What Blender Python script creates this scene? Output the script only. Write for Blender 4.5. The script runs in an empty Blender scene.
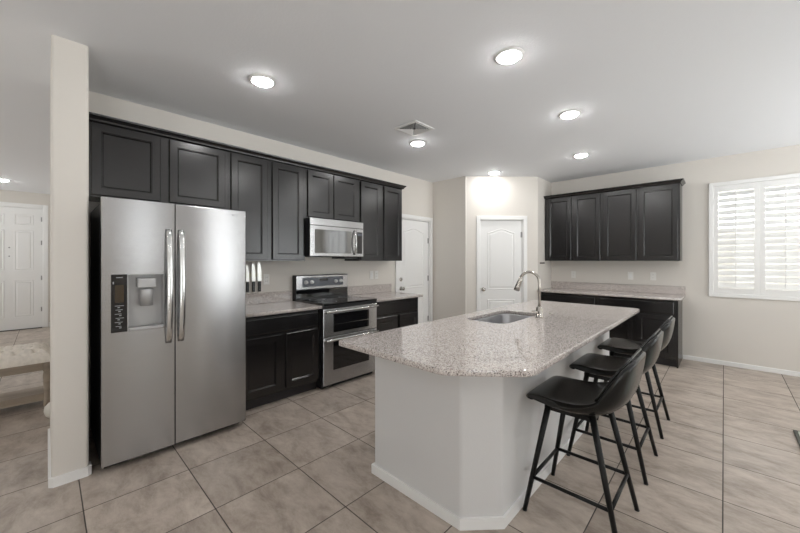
import bpy, bmesh, math, random
from mathutils import Vector, Matrix
random.seed(4)
SC = bpy.context.scene
COL = SC.collection
PI = math.pi

# ------------------------------------------------------------------ camera
cam_d = bpy.data.cameras.new('camera')
cam = bpy.data.objects.new('camera', cam_d); COL.objects.link(cam)
cam_d.sensor_width = 36.0
cam_d.lens = 338.5 / 800 * 36.0
cam_d.shift_y = -(266.5 - 260.5) / 800
cam_d.clip_start = 0.05
cam.location = (3.71, -0.242, 1.377)
cam.rotation_euler = (math.radians(90), 0, math.radians(43.75))
SC.camera = cam

# ------------------------------------------------------------------ world, exposure
SC.view_settings.view_transform = 'Standard'
SC.view_settings.look = 'None'
SC.view_settings.gamma = 1.0
SC.view_settings.use_curve_mapping = False
SC.view_settings.exposure = 0.17
SKY = 3.6
GROUND = 9.0
LAMP = 112.0
world = bpy.data.worlds.new('world'); SC.world = world; world.use_nodes = True
bg = world.node_tree.nodes['Background']
wt = world.node_tree                     # hazy sky above, ground half below made brighter to light the ceiling
w_tc = wt.nodes.new('ShaderNodeTexCoord'); w_sp = wt.nodes.new('ShaderNodeSeparateXYZ'); w_mr = wt.nodes.new('ShaderNodeMapRange')
w_mr.inputs[1].default_value = -0.10; w_mr.inputs[2].default_value = 0.02; w_mr.inputs[3].default_value = GROUND; w_mr.inputs[4].default_value = SKY
wt.links.new(w_tc.outputs['Generated'], w_sp.inputs[0]); wt.links.new(w_sp.outputs[2], w_mr.inputs[0]); wt.links.new(w_mr.outputs[0], bg.inputs[1])
bg.inputs[0].default_value = (0.96, 0.99, 1.0, 1)
SC.cycles.diffuse_bounces = 8
SC.cycles.max_bounces = 14
SC.cycles.glossy_bounces = 5
SC.cycles.sample_clamp_indirect = 6.0
SC.cycles.caustics_reflective = False
SC.cycles.use_denoising = True
H = 2.75

def portal(name, loc, rot, sx, sy):
    l = bpy.data.lights.new(name, 'AREA'); l.shape = 'RECTANGLE'; l.size = sx; l.size_y = sy
    l.cycles.is_portal = True
    o = bpy.data.objects.new(name, l); COL.objects.link(o); o.location = loc; o.rotation_euler = rot
R_IN = (0, math.radians(90), 0)            # area lamp -Z towards -X
portal('portal_patio', (6.60, 2.70, 1.35), R_IN, 2.1, 0.6)
portal('portal_side', (6.60, 1.125, 1.75), R_IN, 1.3, 0.55)
portal('portal_corner', (6.60, 4.65, 1.45), R_IN, 1.9, 1.9)
portal('portal_lounge', (6.60, -1.95, 1.12), R_IN, 2.15, 1.1)
portal('portal_front', (4.45, -3.74, 1.1), (math.radians(90), 0, 0), 1.1, 2.2)
portal('portal_foyer', (-5.0, -3.74, 1.3), (math.radians(90), 0, 0), 1.2, 2.0)
portal('portal_hall', (-.75, -3.74, 1.3), (math.radians(90), 0, 0), .7, 2.0)
portal('portal_nook', (4.03, 6.06, 1.65), (math.radians(-90), 0, 0), 0.86, 1.4)
portal('portal_nook_far', (5.75, 6.06, 1.65), (math.radians(-90), 0, 0), 1.1, 1.4)

# ------------------------------------------------------------------ materials
MATS = {}
def nt(name):
    m = bpy.data.materials.new(name); m.use_nodes = True
    t = m.node_tree; b = t.nodes['Principled BSDF']; MATS[name] = m
    return m, t, b
def mat(name, col, rough=0.5, metal=0.0, spec=0.5, coat=0.0, noise=0.0, nscale=8.0, bump=0.0, bscale=60.0, stretch=(1, 1, 1), emit=None):
    m, t, b = nt(name)
    b.inputs['Base Color'].default_value = (*col, 1)
    b.inputs['Roughness'].default_value = rough
    b.inputs['Metallic'].default_value = metal
    b.inputs['Specular IOR Level'].default_value = spec
    b.inputs['Coat Weight'].default_value = coat
    if emit:
        b.inputs['Emission Color'].default_value = (*col, 1); b.inputs['Emission Strength'].default_value = emit
    tc = t.nodes.new('ShaderNodeTexCoord'); mp = t.nodes.new('ShaderNodeMapping')
    mp.inputs['Scale'].default_value = stretch
    t.links.new(tc.outputs['Object'], mp.inputs[0])
    if noise:
        n = t.nodes.new('ShaderNodeTexNoise'); n.inputs['Scale'].default_value = nscale; n.inputs['Detail'].default_value = 5
        t.links.new(mp.outputs[0], n.inputs['Vector'])
        r = t.nodes.new('ShaderNodeMapRange')
        r.inputs[1].default_value = 0.3; r.inputs[2].default_value = 0.7; r.inputs[3].default_value = 1 - noise; r.inputs[4].default_value = 1 + noise
        t.links.new(n.outputs[0], r.inputs[0])
        mx = t.nodes.new('ShaderNodeVectorMath'); mx.operation = 'SCALE'; mx.inputs[0].default_value = col
        t.links.new(r.outputs[0], mx.inputs['Scale']); t.links.new(mx.outputs[0], b.inputs['Base Color'])
    if bump:
        n2 = t.nodes.new('ShaderNodeTexNoise'); n2.inputs['Scale'].default_value = bscale; n2.inputs['Detail'].default_value = 3
        t.links.new(mp.outputs[0], n2.inputs['Vector'])
        bp = t.nodes.new('ShaderNodeBump'); bp.inputs['Strength'].default_value = bump; bp.inputs['Distance'].default_value = 0.01
        t.links.new(n2.outputs[0], bp.inputs['Height']); t.links.new(bp.outputs[0], b.inputs['Normal'])
    return m

WALL = mat('wall_paint', (0.69, 0.658, 0.612), 0.7, spec=0.3, bump=0.05, bscale=120)
CEIL = mat('ceiling_paint', (0.83, 0.845, 0.87), 0.85, spec=0.2, bump=0.10, bscale=70)
WHITE = mat('white_trim', (0.82, 0.82, 0.81), 0.42, spec=0.4)
ISLW = mat('island_paint', (0.655, 0.652, 0.65), 0.6, spec=0.3, bump=0.05, bscale=120)
DOORW = mat('white_door', (0.80, 0.80, 0.79), 0.42, spec=0.4)
WOOD = mat('espresso_wood', (0.007, 0.0062, 0.0066), 0.25, spec=0.75, noise=0.35, nscale=14, stretch=(1, 1, 0.12), bump=0.03, bscale=40)
WOODIN = mat('toe_kick_wood', (0.02, 0.018, 0.019), 0.5)  # plain dark wood of the toe kicks
STEEL = mat('brushed_steel', (0.47, 0.47, 0.475), 0.24, 1.0, noise=0.03, nscale=6, stretch=(1, 1, 30), bump=0.02, bscale=30)
STEEL2 = mat('polished_steel', (0.66, 0.66, 0.655), 0.18, 1.0)
NICKEL = mat('brushed_nickel', (0.50, 0.47, 0.43), 0.25, 1.0)
BLACK = mat('black_plastic', (0.012, 0.012, 0.013), 0.35)
BGLASS = mat('black_glass', (0.006, 0.006, 0.007), 0.05, spec=0.6, coat=0.3)
FSIDE = mat('dark_grey_case', (0.03, 0.03, 0.032), 0.45)
def steel_aniso(m):
    t = m.node_tree; b = t.nodes['Principled BSDF']
    tg = t.nodes.new('ShaderNodeTangent'); tg.direction_type = 'RADIAL'; tg.axis = 'Z'
    t.links.new(tg.outputs[0], b.inputs['Tangent']); b.inputs['Anisotropic'].default_value = 0.92; b.inputs['Anisotropic Rotation'].default_value = 0.25; b.inputs['Roughness'].default_value = 0.225
steel_aniso(STEEL)
SINKM = mat('sink_steel', (0.42, 0.42, 0.435), 0.30, 1.0)
LINER = mat('dispenser_grey', (0.46, 0.46, 0.46), 0.4, 0.35)
MIRG = mat('reflective_glass', (0.008, 0.008, 0.009), 0.06)
MIRG.node_tree.nodes['Principled BSDF'].inputs['IOR'].default_value = 2.6
PANELG = mat('control_panel_grey', (0.11, 0.12, 0.14), 0.3)
KNOBM = mat('knob_silver', (0.80, 0.80, 0.80), 0.3, 0.3)
LEATHER = mat('black_leather', (0.006, 0.0062, 0.0058), 0.22, spec=0.38, bump=0.04, bscale=180)
LEGM = mat('black_metal', (0.005, 0.005, 0.005), 0.4, spec=0.3)
PLATE = mat('outlet_plastic', (0.80, 0.79, 0.76), 0.4)
SLOT = mat('outlet_slot', (0.10, 0.10, 0.10), 0.6)
CREAM = mat('cream_linen', (0.86, 0.81, 0.74), 0.9, spec=0.1, noise=0.08, nscale=30, bump=0.15, bscale=250)
OAK = mat('washed_oak', (0.36, 0.30, 0.24), 0.6, noise=0.25, nscale=12, stretch=(1, .12, 1))
MAPLE = mat('pale_maple', (0.66, 0.62, 0.48), 0.5, noise=0.1, nscale=20)
LENS = mat('lamp_lens', (1.0, 0.99, 0.975), 0.4, emit=LAMP)
GREYM = mat('hinge_grey', (0.30, 0.30, 0.30), 0.4, 0.8)
RUGM = mat('pale_rug', (0.52, 0.54, 0.48), 0.95, noise=0.15, nscale=60)
RUGB = mat('dark_rug_edge', (0.09, 0.09, 0.08), 0.95)
POUFM = mat('off_white_ceramic', (0.72, 0.69, 0.63), 0.45)
BROWN = mat('dark_brown', (0.06, 0.042, 0.038), 0.5)
VENTD = mat('vent_dark', (0.10, 0.10, 0.11), 0.8)
ICON = mat('icon_pale', (0.28, 0.29, 0.30), 0.5)
DISP = mat('display_brown', (0.05, 0.035, 0.02), 0.15)
LOGOM = mat('logo_grey', (0.22, 0.22, 0.23), 0.4)

def glass_mat():
    m, t, b = nt('clear_glass')
    b.inputs['Base Color'].default_value = (1, 1, 1, 1); b.inputs['Roughness'].default_value = 0.0
    gl = t.nodes.new('ShaderNodeBsdfGlossy'); gl.inputs['Roughness'].default_value = 0.02
    tr = t.nodes.new('ShaderNodeBsdfTransparent'); mx = t.nodes.new('ShaderNodeMixShader'); mx.inputs[0].default_value = 0.06
    t.links.new(tr.outputs[0], mx.inputs[1]); t.links.new(gl.outputs[0], mx.inputs[2])
    t.links.new(mx.outputs[0], t.nodes['Material Output'].inputs['Surface'])
    return m
GLASS = glass_mat()

def granite():
    m, t, b = nt('speckled_granite')
    L = t.links; N = t.nodes.new
    g = N('ShaderNodeTexCoord')
    def ramp(src, pts):
        r = N('ShaderNodeValToRGB'); e = r.color_ramp.elements
        e[0].position, e[0].color = pts[0][0], (*pts[0][1], 1); e[1].position, e[1].color = pts[-1][0], (*pts[-1][1], 1)
        for p, c in pts[1:-1]:
            q = e.new(p); q.color = (*c, 1)
        L.new(src, r.inputs[0]); return r.outputs[0]
    v = N('ShaderNodeTexVoronoi'); v.inputs['Scale'].default_value = 250; v.inputs['Randomness'].default_value = 1
    L.new(g.outputs['Object'], v.inputs['Vector'])
    s = N('ShaderNodeSeparateColor'); L.new(v.outputs['Color'], s.inputs[0])
    c1 = ramp(s.outputs[0], [(0.0, (0.11, 0.10, 0.097)), (0.11, (0.17, 0.15, 0.145)), (0.14, (0.44, 0.395, 0.375)), (0.45, (0.55, 0.505, 0.48)), (0.49, (0.67, 0.635, 0.61)), (1.0, (0.75, 0.72, 0.695))])
    n = N('ShaderNodeTexNoise'); n.inputs['Scale'].default_value = 110; n.inputs['Detail'].default_value = 6; L.new(g.outputs['Object'], n.inputs['Vector'])
    c2 = ramp(n.outputs[0], [(0.32, (0.74, 0.69, 0.67)), (0.5, (0.92, 0.90, 0.89)), (0.7, (1.0, 0.985, 0.97))])
    mx = N('ShaderNodeMix'); mx.data_type = 'RGBA'; mx.blend_type = 'MULTIPLY'; mx.inputs[0].default_value = 1
    L.new(c1, mx.inputs[6]); L.new(c2, mx.inputs[7]); L.new(mx.outputs[2], b.inputs['Base Color'])
    b.inputs['Roughness'].default_value = 0.05; b.inputs['Specular IOR Level'].default_value = 0.5
    return m
GRANITE = granite()

def tile_floor():
    m, t, b = nt('stone_look_tile')
    L = t.links; N = t.nodes.new
    geo = N('ShaderNodeNewGeometry')
    off = N('ShaderNodeVectorMath'); off.operation = 'SUBTRACT'; off.inputs[1].default_value = (0.149, 0.407, 0); L.new(geo.outputs['Position'], off.inputs[0])
    div = N('ShaderNodeVectorMath'); div.operation = 'SCALE'; div.inputs['Scale'].default_value = 1 / 0.508; L.new(off.outputs[0], div.inputs[0])
    fl = N('ShaderNodeVectorMath'); fl.operation = 'FLOOR'; L.new(div.outputs[0], fl.inputs[0])
    fr = N('ShaderNodeVectorMath'); fr.operation = 'FRACTION'; L.new(div.outputs[0], fr.inputs[0])
    wn = N('ShaderNodeTexWhiteNoise'); wn.noise_dimensions = '2D'; L.new(fl.outputs[0], wn.inputs['Vector'])
    sep = N('ShaderNodeSeparateXYZ'); L.new(fr.outputs[0], sep.inputs[0])
    def edge(o):
        a = N('ShaderNodeMath'); a.operation = 'SUBTRACT'; a.inputs[1].default_value = 0.5; L.new(o, a.inputs[0])
        c = N('ShaderNodeMath'); c.operation = 'ABSOLUTE'; L.new(a.outputs[0], c.inputs[0]); return c.outputs[0]
    mxm = N('ShaderNodeMath'); mxm.operation = 'MAXIMUM'; L.new(edge(sep.outputs[0]), mxm.inputs[0]); L.new(edge(sep.outputs[1]), mxm.inputs[1])
    gr = N('ShaderNodeMapRange'); gr.inputs[1].default_value = 0.4925; gr.inputs[2].default_value = 0.4965; L.new(mxm.outputs[0], gr.inputs[0])
    # per tile offset cloud
    sc = N('ShaderNodeVectorMath'); sc.operation = 'SCALE'; sc.inputs['Scale'].default_value = 23.0; L.new(wn.outputs['Color'], sc.inputs[0])
    ad = N('ShaderNodeVectorMath'); ad.operation = 'ADD'; L.new(geo.outputs['Position'], ad.inputs[0]); L.new(sc.outputs[0], ad.inputs[1])
    mp = N('ShaderNodeMapping'); mp.inputs['Rotation'].default_value = (0, 0, 0.5); mp.inputs['Scale'].default_value = (1.0, 2.0, 1); L.new(ad.outputs[0], mp.inputs[0])
    n = N('ShaderNodeTexNoise'); n.inputs['Scale'].default_value = 4.0; n.inputs['Detail'].default_value = 12; n.inputs['Roughness'].default_value = 0.72; n.inputs['Distortion'].default_value = 0.25
    L.new(mp.outputs[0], n.inputs['Vector'])
    r = N('ShaderNodeValToRGB'); e = r.color_ramp.elements
    e[0].position = 0.33; e[0].color = (0.265, 0.217, 0.178, 1); e[1].position = 0.68; e[1].color = (0.545, 0.477, 0.415, 1)
    q = e.new(0.5); q.color = (0.42, 0.357, 0.305, 1)
    L.new(n.outputs[0], r.inputs[0])
    tv = N('ShaderNodeMapRange'); tv.inputs[3].default_value = 0.90; tv.inputs[4].default_value = 1.08; L.new(wn.outputs['Value'], tv.inputs[0])
    tm = N('ShaderNodeVectorMath'); tm.operation = 'SCALE'; L.new(r.outputs[0], tm.inputs[0]); L.new(tv.outputs[0], tm.inputs['Scale'])
    mx = N('ShaderNodeMix'); mx.data_type = 'RGBA'; L.new(gr.outputs[0], mx.inputs[0]); L.new(tm.outputs[0], mx.inputs[6]); mx.inputs[7].default_value = (0.060, 0.050, 0.044, 1)
    L.new(mx.outputs[2], b.inputs['Base Color'])
    ro = N('ShaderNodeMapRange'); ro.inputs[3].default_value = 0.36; ro.inputs[4].default_value = 0.75; L.new(gr.outputs[0], ro.inputs[0]); L.new(ro.outputs[0], b.inputs['Roughness'])
    bp = N('ShaderNodeBump'); bp.inputs['Strength'].default_value = 0.5; bp.inputs['Distance'].default_value = 0.004; bp.invert = True
    L.new(gr.outputs[0], bp.inputs['Height']); L.new(bp.outputs[0], b.inputs['Normal'])
    b.inputs['Specular IOR Level'].default_value = 0.42
    return m
TILE = tile_floor()

# ------------------------------------------------------------------ mesh helpers
def rootloc(p):
    v = Vector((0, 0, 0))
    while p is not None:
        v += p.location; p = p.parent
    return v
class MB:
    """collects shapes in world coordinates (or local when build(local=True))"""
    def __init__(self): self.bm = bmesh.new()
    def merge(self, b2, smooth=False):
        for f in b2.faces: f.smooth = smooth
        me = bpy.data.meshes.new('tmp'); b2.to_mesh(me); b2.free()
        self.bm.from_mesh(me); bpy.data.meshes.remove(me); return self
    def box(self, x0, x1, y0, y1, z0, z1, bev=0.0, seg=1):
        b = bmesh.new(); bmesh.ops.create_cube(b, size=1)
        for v in b.verts:
            v.co = Vector((x0 + (v.co.x + .5) * (x1 - x0), y0 + (v.co.y + .5) * (y1 - y0), z0 + (v.co.z + .5) * (z1 - z0)))
        if bev: bmesh.ops.bevel(b, geom=b.edges[:], offset=bev, segments=seg, affect='EDGES', profile=0.5)
        bmesh.ops.recalc_face_normals(b, faces=b.faces[:])
        return self.merge(b)
    def prism(self, pts, z0, z1, bev=0.0, seg=1, bev_filter=None):
        b = bmesh.new()
        lo = [b.verts.new((x, y, z0)) for x, y in pts]; hi = [b.verts.new((x, y, z1)) for x, y in pts]
        n = len(pts)
        b.faces.new(lo[::-1]); b.faces.new(hi)
        for i in range(n): b.faces.new((lo[i], lo[(i + 1) % n], hi[(i + 1) % n], hi[i]))
        if bev:
            es = [e for e in b.edges if bev_filter is None or bev_filter(e)]
            bmesh.ops.bevel(b, geom=es, offset=bev, segments=seg, affect='EDGES', profile=0.5)
        bmesh.ops.recalc_face_normals(b, faces=b.faces[:])
        return self.merge(b)
    def tube(self, pts, r, n=10, closed=False, caps=True):
        pts = [Vector(p) for p in pts]; rs = r if isinstance(r, (list, tuple)) else [r] * len(pts)
        b = bmesh.new(); rings = []
        up = None
        for i, p in enumerate(pts):
            if closed: d = pts[(i + 1) % len(pts)] - pts[i - 1]
            else: d = pts[min(i + 1, len(pts) - 1)] - pts[max(i - 1, 0)]
            d.normalize()
            if up is None:
                up = Vector((0, 0, 1)) if abs(d.z) < 0.9 else Vector((1, 0, 0))
            a = d.cross(up); a.normalize(); c = a.cross(d); c.normalize(); up = c
            rings.append([b.verts.new(p + (a * math.cos(2 * PI * k / n) + c * math.sin(2 * PI * k / n)) * rs[i]) for k in range(n)])
        m = len(rings)
        for i in range(m if closed else m - 1):
            A, B = rings[i], rings[(i + 1) % m]
            for k in range(n): b.faces.new((A[k], A[(k + 1) % n], B[(k + 1) % n], B[k]))
        if caps and not closed:
            b.faces.new(rings[0][::-1]); b.faces.new(rings[-1])
        bmesh.ops.recalc_face_normals(b, faces=b.faces[:])
        return self.merge(b, True)
    def lathe(self, prof, origin, axis=(0, 0, 1), n=24):
        """prof = [(radius, height)] along axis"""
        ax = Vector(axis).normalized(); t = Vector((1, 0, 0)) if abs(ax.x) < .9 else Vector((0, 1, 0))
        u = ax.cross(t).normalized(); w = ax.cross(u); o = Vector(origin); b = bmesh.new(); rings = []
        for r, h in prof:
            if r < 1e-6: rings.append([b.verts.new(o + ax * h)])
            else: rings.append([b.verts.new(o + ax * h + (u * math.cos(2 * PI * k / n) + w * math.sin(2 * PI * k / n)) * r) for k in range(n)])
        for A, B in zip(rings, rings[1:]):
            for k in range(n):
                a0, a1 = A[k % len(A)], A[(k + 1) % len(A)]; b0, b1 = B[k % len(B)], B[(k + 1) % len(B)]
                vs = []
                for v in (a0, a1, b1, b0):
                    if v not in vs: vs.append(v)
                if len(vs) > 2: b.faces.new(vs)
        bmesh.ops.recalc_face_normals(b, faces=b.faces[:])
        return self.merge(b, True)
    def loft(self, loops, cap0=True, cap1=True, smooth=True):
        b = bmesh.new(); R = [[b.verts.new(p) for p in l] for l in loops]
        n = len(R[0])
        for A, B in zip(R, R[1:]):
            for k in range(n): b.faces.new((A[k], A[(k + 1) % n], B[(k + 1) % n], B[k]))
        if cap0: b.faces.new(R[0][::-1])
        if cap1: b.faces.new(R[-1])
        bmesh.ops.recalc_face_normals(b, faces=b.faces[:])
        return self.merge(b, smooth)
    def grid(self, P, smooth=True):
        b = bmesh.new(); V = [[b.verts.new(p) for p in row] for row in P]
        for i in range(len(V) - 1):
            for j in range(len(V[0]) - 1): b.faces.new((V[i][j], V[i + 1][j], V[i + 1][j + 1], V[i][j + 1]))
        return self.merge(b, smooth)
    def map(self, fn):
        for v in self.bm.verts: v.co = Vector(fn(v.co))
        bmesh.ops.recalc_face_normals(self.bm, faces=self.bm.faces[:]); return self
    def build(self, name, m, parent=None, local=False, autosmooth=None):
        L = Vector((0, 0, 0)) if local else rootloc(parent)
        for v in self.bm.verts: v.co -= L
        me = bpy.data.meshes.new(name); self.bm.to_mesh(me); self.bm.free()
        me.materials.append(m)
        o = bpy.data.objects.new(name, me); COL.objects.link(o)
        if parent is not None: o.parent = parent
        return o

def rebase(o, loc):
    """move a top level mesh's origin to loc"""
    loc = Vector(loc); o.data.transform(Matrix.Translation(-loc)); o.location = loc; return o
def tag(o, label, cat, group=None, kind=None):
    o['label'] = label; o['category'] = cat
    if group: o['group'] = group
    if kind: o['kind'] = kind
    return o
def thing(name, label, cat, loc=(0, 0, 0), rz=0, group=None, kind=None):
    o = bpy.data.objects.new(name, None); COL.objects.link(o); o.empty_display_size = 0.05
    o.location = loc; o.rotation_euler = (0, 0, rz)
    return tag(o, label, cat, group, kind)
def structure(o, label, cat): return tag(o, label, cat, None, 'structure')
def copy_tree(o, parent=None):
    c = o.copy(); COL.objects.link(c)
    if parent is not None: c.parent = parent
    for ch in [x for x in bpy.data.objects if x.parent == o]: copy_tree(ch, c)
    return c

# a frame of reference on a wall face: (u along wall, v up, n out of the wall) -> world
def face_A(x):  return lambda p: (x + p[2], p[0], p[1])           # wall A: u = Y, n = +X
def face_B(y):  return lambda p: (p[0], y - p[2], p[1])           # back wall: u = X, n = -Y

# ------------------------------------------------------------------ room shell
def wall_holes(name, plane, a0, a1, pos0, pos1, holes, label, z1=H):
    """plane 'X': wall of constant X between pos0..pos1, running along Y from a0 to a1"""
    mb = MB()
    cuts = sorted(set([a0, a1] + [h[0] for h in holes] + [h[1] for h in holes]))
    def put(u0, u1, za, zb):
        if plane == 'X': mb.box(pos0, pos1, u0, u1, za, zb)
        else: mb.box(u0, u1, pos0, pos1, za, zb)
    for u0, u1 in zip(cuts, cuts[1:]):
        hs = sorted([h for h in holes if h[0] <= u0 + 1e-6 and h[1] >= u1 - 1e-6], key=lambda h: h[2])
        z = 0.0
        for h in hs:
            if h[2] > z: put(u0, u1, z, h[2])
            z = h[3]
        if z < z1: put(u0, u1, z, z1)
    return structure(mb.build(name, WALL), label, 'wall')

XL, XR, YF, YB = -6.4, 6.5, -3.6, 5.925
structure(MB().box(XL - .1, XR + .1, YF - .1, YB + .1, -0.1, 0).build('floor', TILE), 'large square beige grey stone look floor tiles with dark grout', 'floor')
structure(MB().box(XL - .1, XR + .1, YF - .1, YB + .1, H, H + .1).build('ceiling', CEIL), 'flat pale grey ceiling with recessed lights', 'ceiling')
GD0, GD1, GDH = 3.585, 4.385, 2.06
wall_holes('wall_left', 'X', -0.053, YB, -0.12, 0, [(GD0, GD1, 0, GDH)], 'beige wall behind the range and refrigerator')
W1 = (3.565, 4.50, 0.90, 2.405); W2 = (5.2, 6.3, 0.90, 2.405)
W3 = (.85, 1.4, 1.1, 2.4); W4 = (2.4, 3.0, .3, 2.4); W6 = (3.7, 5.6, .5, 2.4); W7 = (-2.5, -1.4, .05, 2.2)
wall_holes('wall_back', 'Y', 0, XR, YB, YB + .12, [W1, W2], 'beige back wall with the shuttered window')
wall_holes('wall_right', 'X', YF, YB, XR, XR + .12, [W3, W4, W6, W7], 'beige side wall with patio door, outside the picture')
wall_holes('wall_front', 'Y', XL, XR, YF - .12, YF, [(-5.6, -4.4, .3, 2.3), (-1.1, -.4, .3, 2.3), (3.9, 5.0, 0.05, 2.2)], 'beige wall behind the camera, outside the picture')
FD0, FD1, FDH = -1.205, -0.29, 2.44
wall_holes('wall_foyer', 'X', YF, 0.9, XL - .12, XL, [(FD0, FD1, 0, FDH)], 'grey beige foyer wall around the white front door')
wall_holes('wall_hall', 'Y', XL, -0.12, 0.9, 1.02, [], 'beige hall wall behind the kitchen')
# wing wall beside the refrigerator, with rounded corners
WX, WY0, WY1 = 0.765, -0.222, -0.053
vert = lambda e: abs(e.verts[0].co.z - e.verts[1].co.z) > 1 and e.verts[0].co.x > 0.5
structure(MB().prism([(-.12, WY0), (WX, WY0), (WX, WY1), (-.12, WY1)], 0, H, 0.016, 3, vert).build('wall_wing', WALL), 'narrow beige wing wall end beside the refrigerator', 'wall')
# corner pantry
PX, PY, QX, QY = 0.655, 4.47, 1.507, 5.322
DL = math.hypot(QX - PX, QY - PY)
s2 = math.sqrt(.5)
structure(MB().box(0, PX + .02, PY, PY + .1, 0, H).build('wall_pantry_side', WALL), 'grey beige wall between hall door and pantry door', 'wall')
def diag(u, n=0.0, z=0.0):                      # along the diagonal, n out towards the room
    return (PX + u * s2 + n * s2, PY + u * s2 - n * s2, z)
P0, P1, PH = 0.252, 0.965, 2.045
mb = MB()
def dbox(mb, u0, u1, n0, n1, z0, z1, bev=0.0):
    t = MB().box(u0, u1, n0, n1, z0, z1, bev)
    for v in t.bm.verts: v.co = Vector(diag(v.co.x, v.co.y, v.co.z))
    me = bpy.data.meshes.new('t'); bmesh.ops.recalc_face_normals(t.bm, faces=t.bm.faces[:]); t.bm.to_mesh(me); t.bm.free(); mb.bm.from_mesh(me); bpy.data.meshes.remove(me)
    return mb
dbox(mb, 0, P0, -.1, 0, 0, H); dbox(mb, P1, DL, -.1, 0, 0, H); dbox(mb, P0, P1, -.1, 0, PH, H)
structure(mb.build('wall_pantry', WALL), 'diagonal beige corner wall holding the pantry door', 'wall')
structure(MB().box(QX - .1, QX, QY + .001, YB, 0, H).build('wall_pantry_return', WALL), 'short beige wall between pantry corner and back cabinets', 'wall')

# slab, wall and roof added outside to dim the back window light
BLOCKERM = mat('blocker_stucco', (0.60, 0.58, 0.54), 0.9, spec=0.1, noise=0.05)
structure(MB().box(0, XR + 1, YB + .13, 9.0, -.12, -.02).build('light_block_floor', BLOCKERM), 'pale slab added to dim light outside the back windows', 'ground')
structure(MB().box(0, XR + 1, 9.0, 9.15, -.12, 2.0).build('wall_light_block', BLOCKERM), 'pale wall added to block light beyond the back windows', 'wall')
structure(MB().box(0, XR + 1, YB + .13, 8.4, 2.60, 2.72).build('roof_light_block', BLOCKERM), 'pale roof added to shade the back windows', 'roof')

# baseboards
def base(name, b, label):
    return structure(b.build(name, WHITE), label, 'baseboard')
BH, BT = 0.058, 0.013
base('baseboard_back', MB().box(3.295, XR, YB - BT, YB, 0, BH, .003), 'white baseboard under the shuttered window')
base('baseboard_right', MB().box(XR - BT, XR, -.9, YB, 0, BH), 'white baseboard on the patio side')
base('baseboard_wing', MB().prism([(-.12, WY0 - BT), (WX - .008, WY0 - BT), (WX + BT, WY0 + .008), (WX + BT, WY1 - .006), (WX, WY1 + BT), (0.70, WY1 + BT), (0.70, WY1), (WX - .012, WY1), (WX, WY1 - .012), (WX, WY0 + .012), (WX - .012, WY0), (-.12, WY0)], 0, BH), 'white baseboard wrapping the narrow wing wall')
base('baseboard_foyer', MB().box(XL, XL + BT, -0.2, 0.9, 0, .1).box(XL, XL + BT, YF, FD0 - .09, 0, .1), 'white baseboard beside the front door')
base('baseboard_pantry', dbox(dbox(MB(), 0, P0 - .065, 0, BT, 0, BH), P1 + .065, DL, 0, BT, 0, BH).box(0, PX, PY - BT, PY, 0, BH), 'white baseboard around the pantry corner')

# ------------------------------------------------------------------ moulded panel rings
def arch_poly(u0, u1, v0, v1, a, n=14):
    pts = [(u0, v0), (u1, v0)]
    for k in range(n + 1):
        s = 1 - 2 * k / n
        pts.append(((u0 + u1) / 2 + s * (u1 - u0) / 2, v1 - a + a * 0.5 * (1 + math.cos(PI * s))))
    return pts
def inset(pts, d):
    out = []; n = len(pts)
    for i in range(n):
        p0, p, p1 = Vector(pts[i - 1]), Vector(pts[i]), Vector(pts[(i + 1) % n])
        e0 = (p - p0).normalized(); e1 = (p1 - p).normalized()
        n0 = Vector((-e0.y, e0.x)); n1 = Vector((-e1.y, e1.x)); b = (n0 + n1)
        b = b / max(b.length_squared, 1e-6) * 2
        out.append(tuple(p + b * d))
    return out
def panel_ring(mb, poly, n0):
    loops = []
    for d, h in ((0, -.004), (.006, .006), (.014, .008), (.022, .001), (.034, .001), (.05, .007), (.06, .007)):
        loops.append([(x, y, n0 + h) for x, y in inset(poly, d)])
    return mb.loft(loops, False, True, False)

def panel_door(name, label, w, h, polys, fn, t=0.035, loc=(0, 0, 0), knob=None, hinges=(), bolt=None, group=None):
    """door slab in (u 0..w, v 0..h, n -t..0) mapped by fn; returns thing"""
    th = thing(name, label, 'door', loc, 0, None, 'structure')
    m = MB().box(0.004, w - .004, 0.012, h - .004, -t, 0)
    for p in polys: panel_ring(m, p, 0)
    m.map(fn).build('door_panel', DOORW, th)
    for z in hinges:
        u, z = z
        MB().box(u - .012, u + .012, z - .045, z + .045, 0, .006).map(fn).build('hinge', GREYM, th)
    for kk in ([knob] if knob else []) :
        u, v = kk
        MB().lathe([(0, 0), (.032, 0), (.032, .006), (.012, .012), (.012, .035), (.026, .045), (.029, .055), (.026, .066), (0, .070)], (u, v, 0), (0, 0, 1), 16).map(fn).build('knob', NICKEL, th)
    if bolt:
        u, v = bolt
        MB().lathe([(0, 0), (.030, 0), (.030, .012), (.020, .018), (0, .019)], (u, v, 0), (0, 0, 1), 16).map(fn).build('deadbolt', NICKEL, th)
    return th
def casing(name, fn, u0, u1, h, label, w=0.062, t=0.018):
    m = MB().box(u0 - w, u0, 0, h + w, 0, t, .004).box(u1, u1 + w, 0, h + w, 0, t, .004).box(u0, u1, h, h + w, 0, t, .004)
    m.box(u0 + .012, u0 + .03, 0, h, -.08, -.058).box(u1 - .03, u1 - .012, 0, h, -.08, -.058).box(u0 + .03, u1 - .03, h - .03, h - .012, -.08, -.058)
    m.box(u0, u0 + .012, 0, h, -.08, 0).box(u1 - .012, u1, 0, h, -.08, 0).box(u0, u1, h - .012, h, -.08, 0)
    m.map(fn)
    return structure(m.build(name, WHITE), label, 'door trim')

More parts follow.
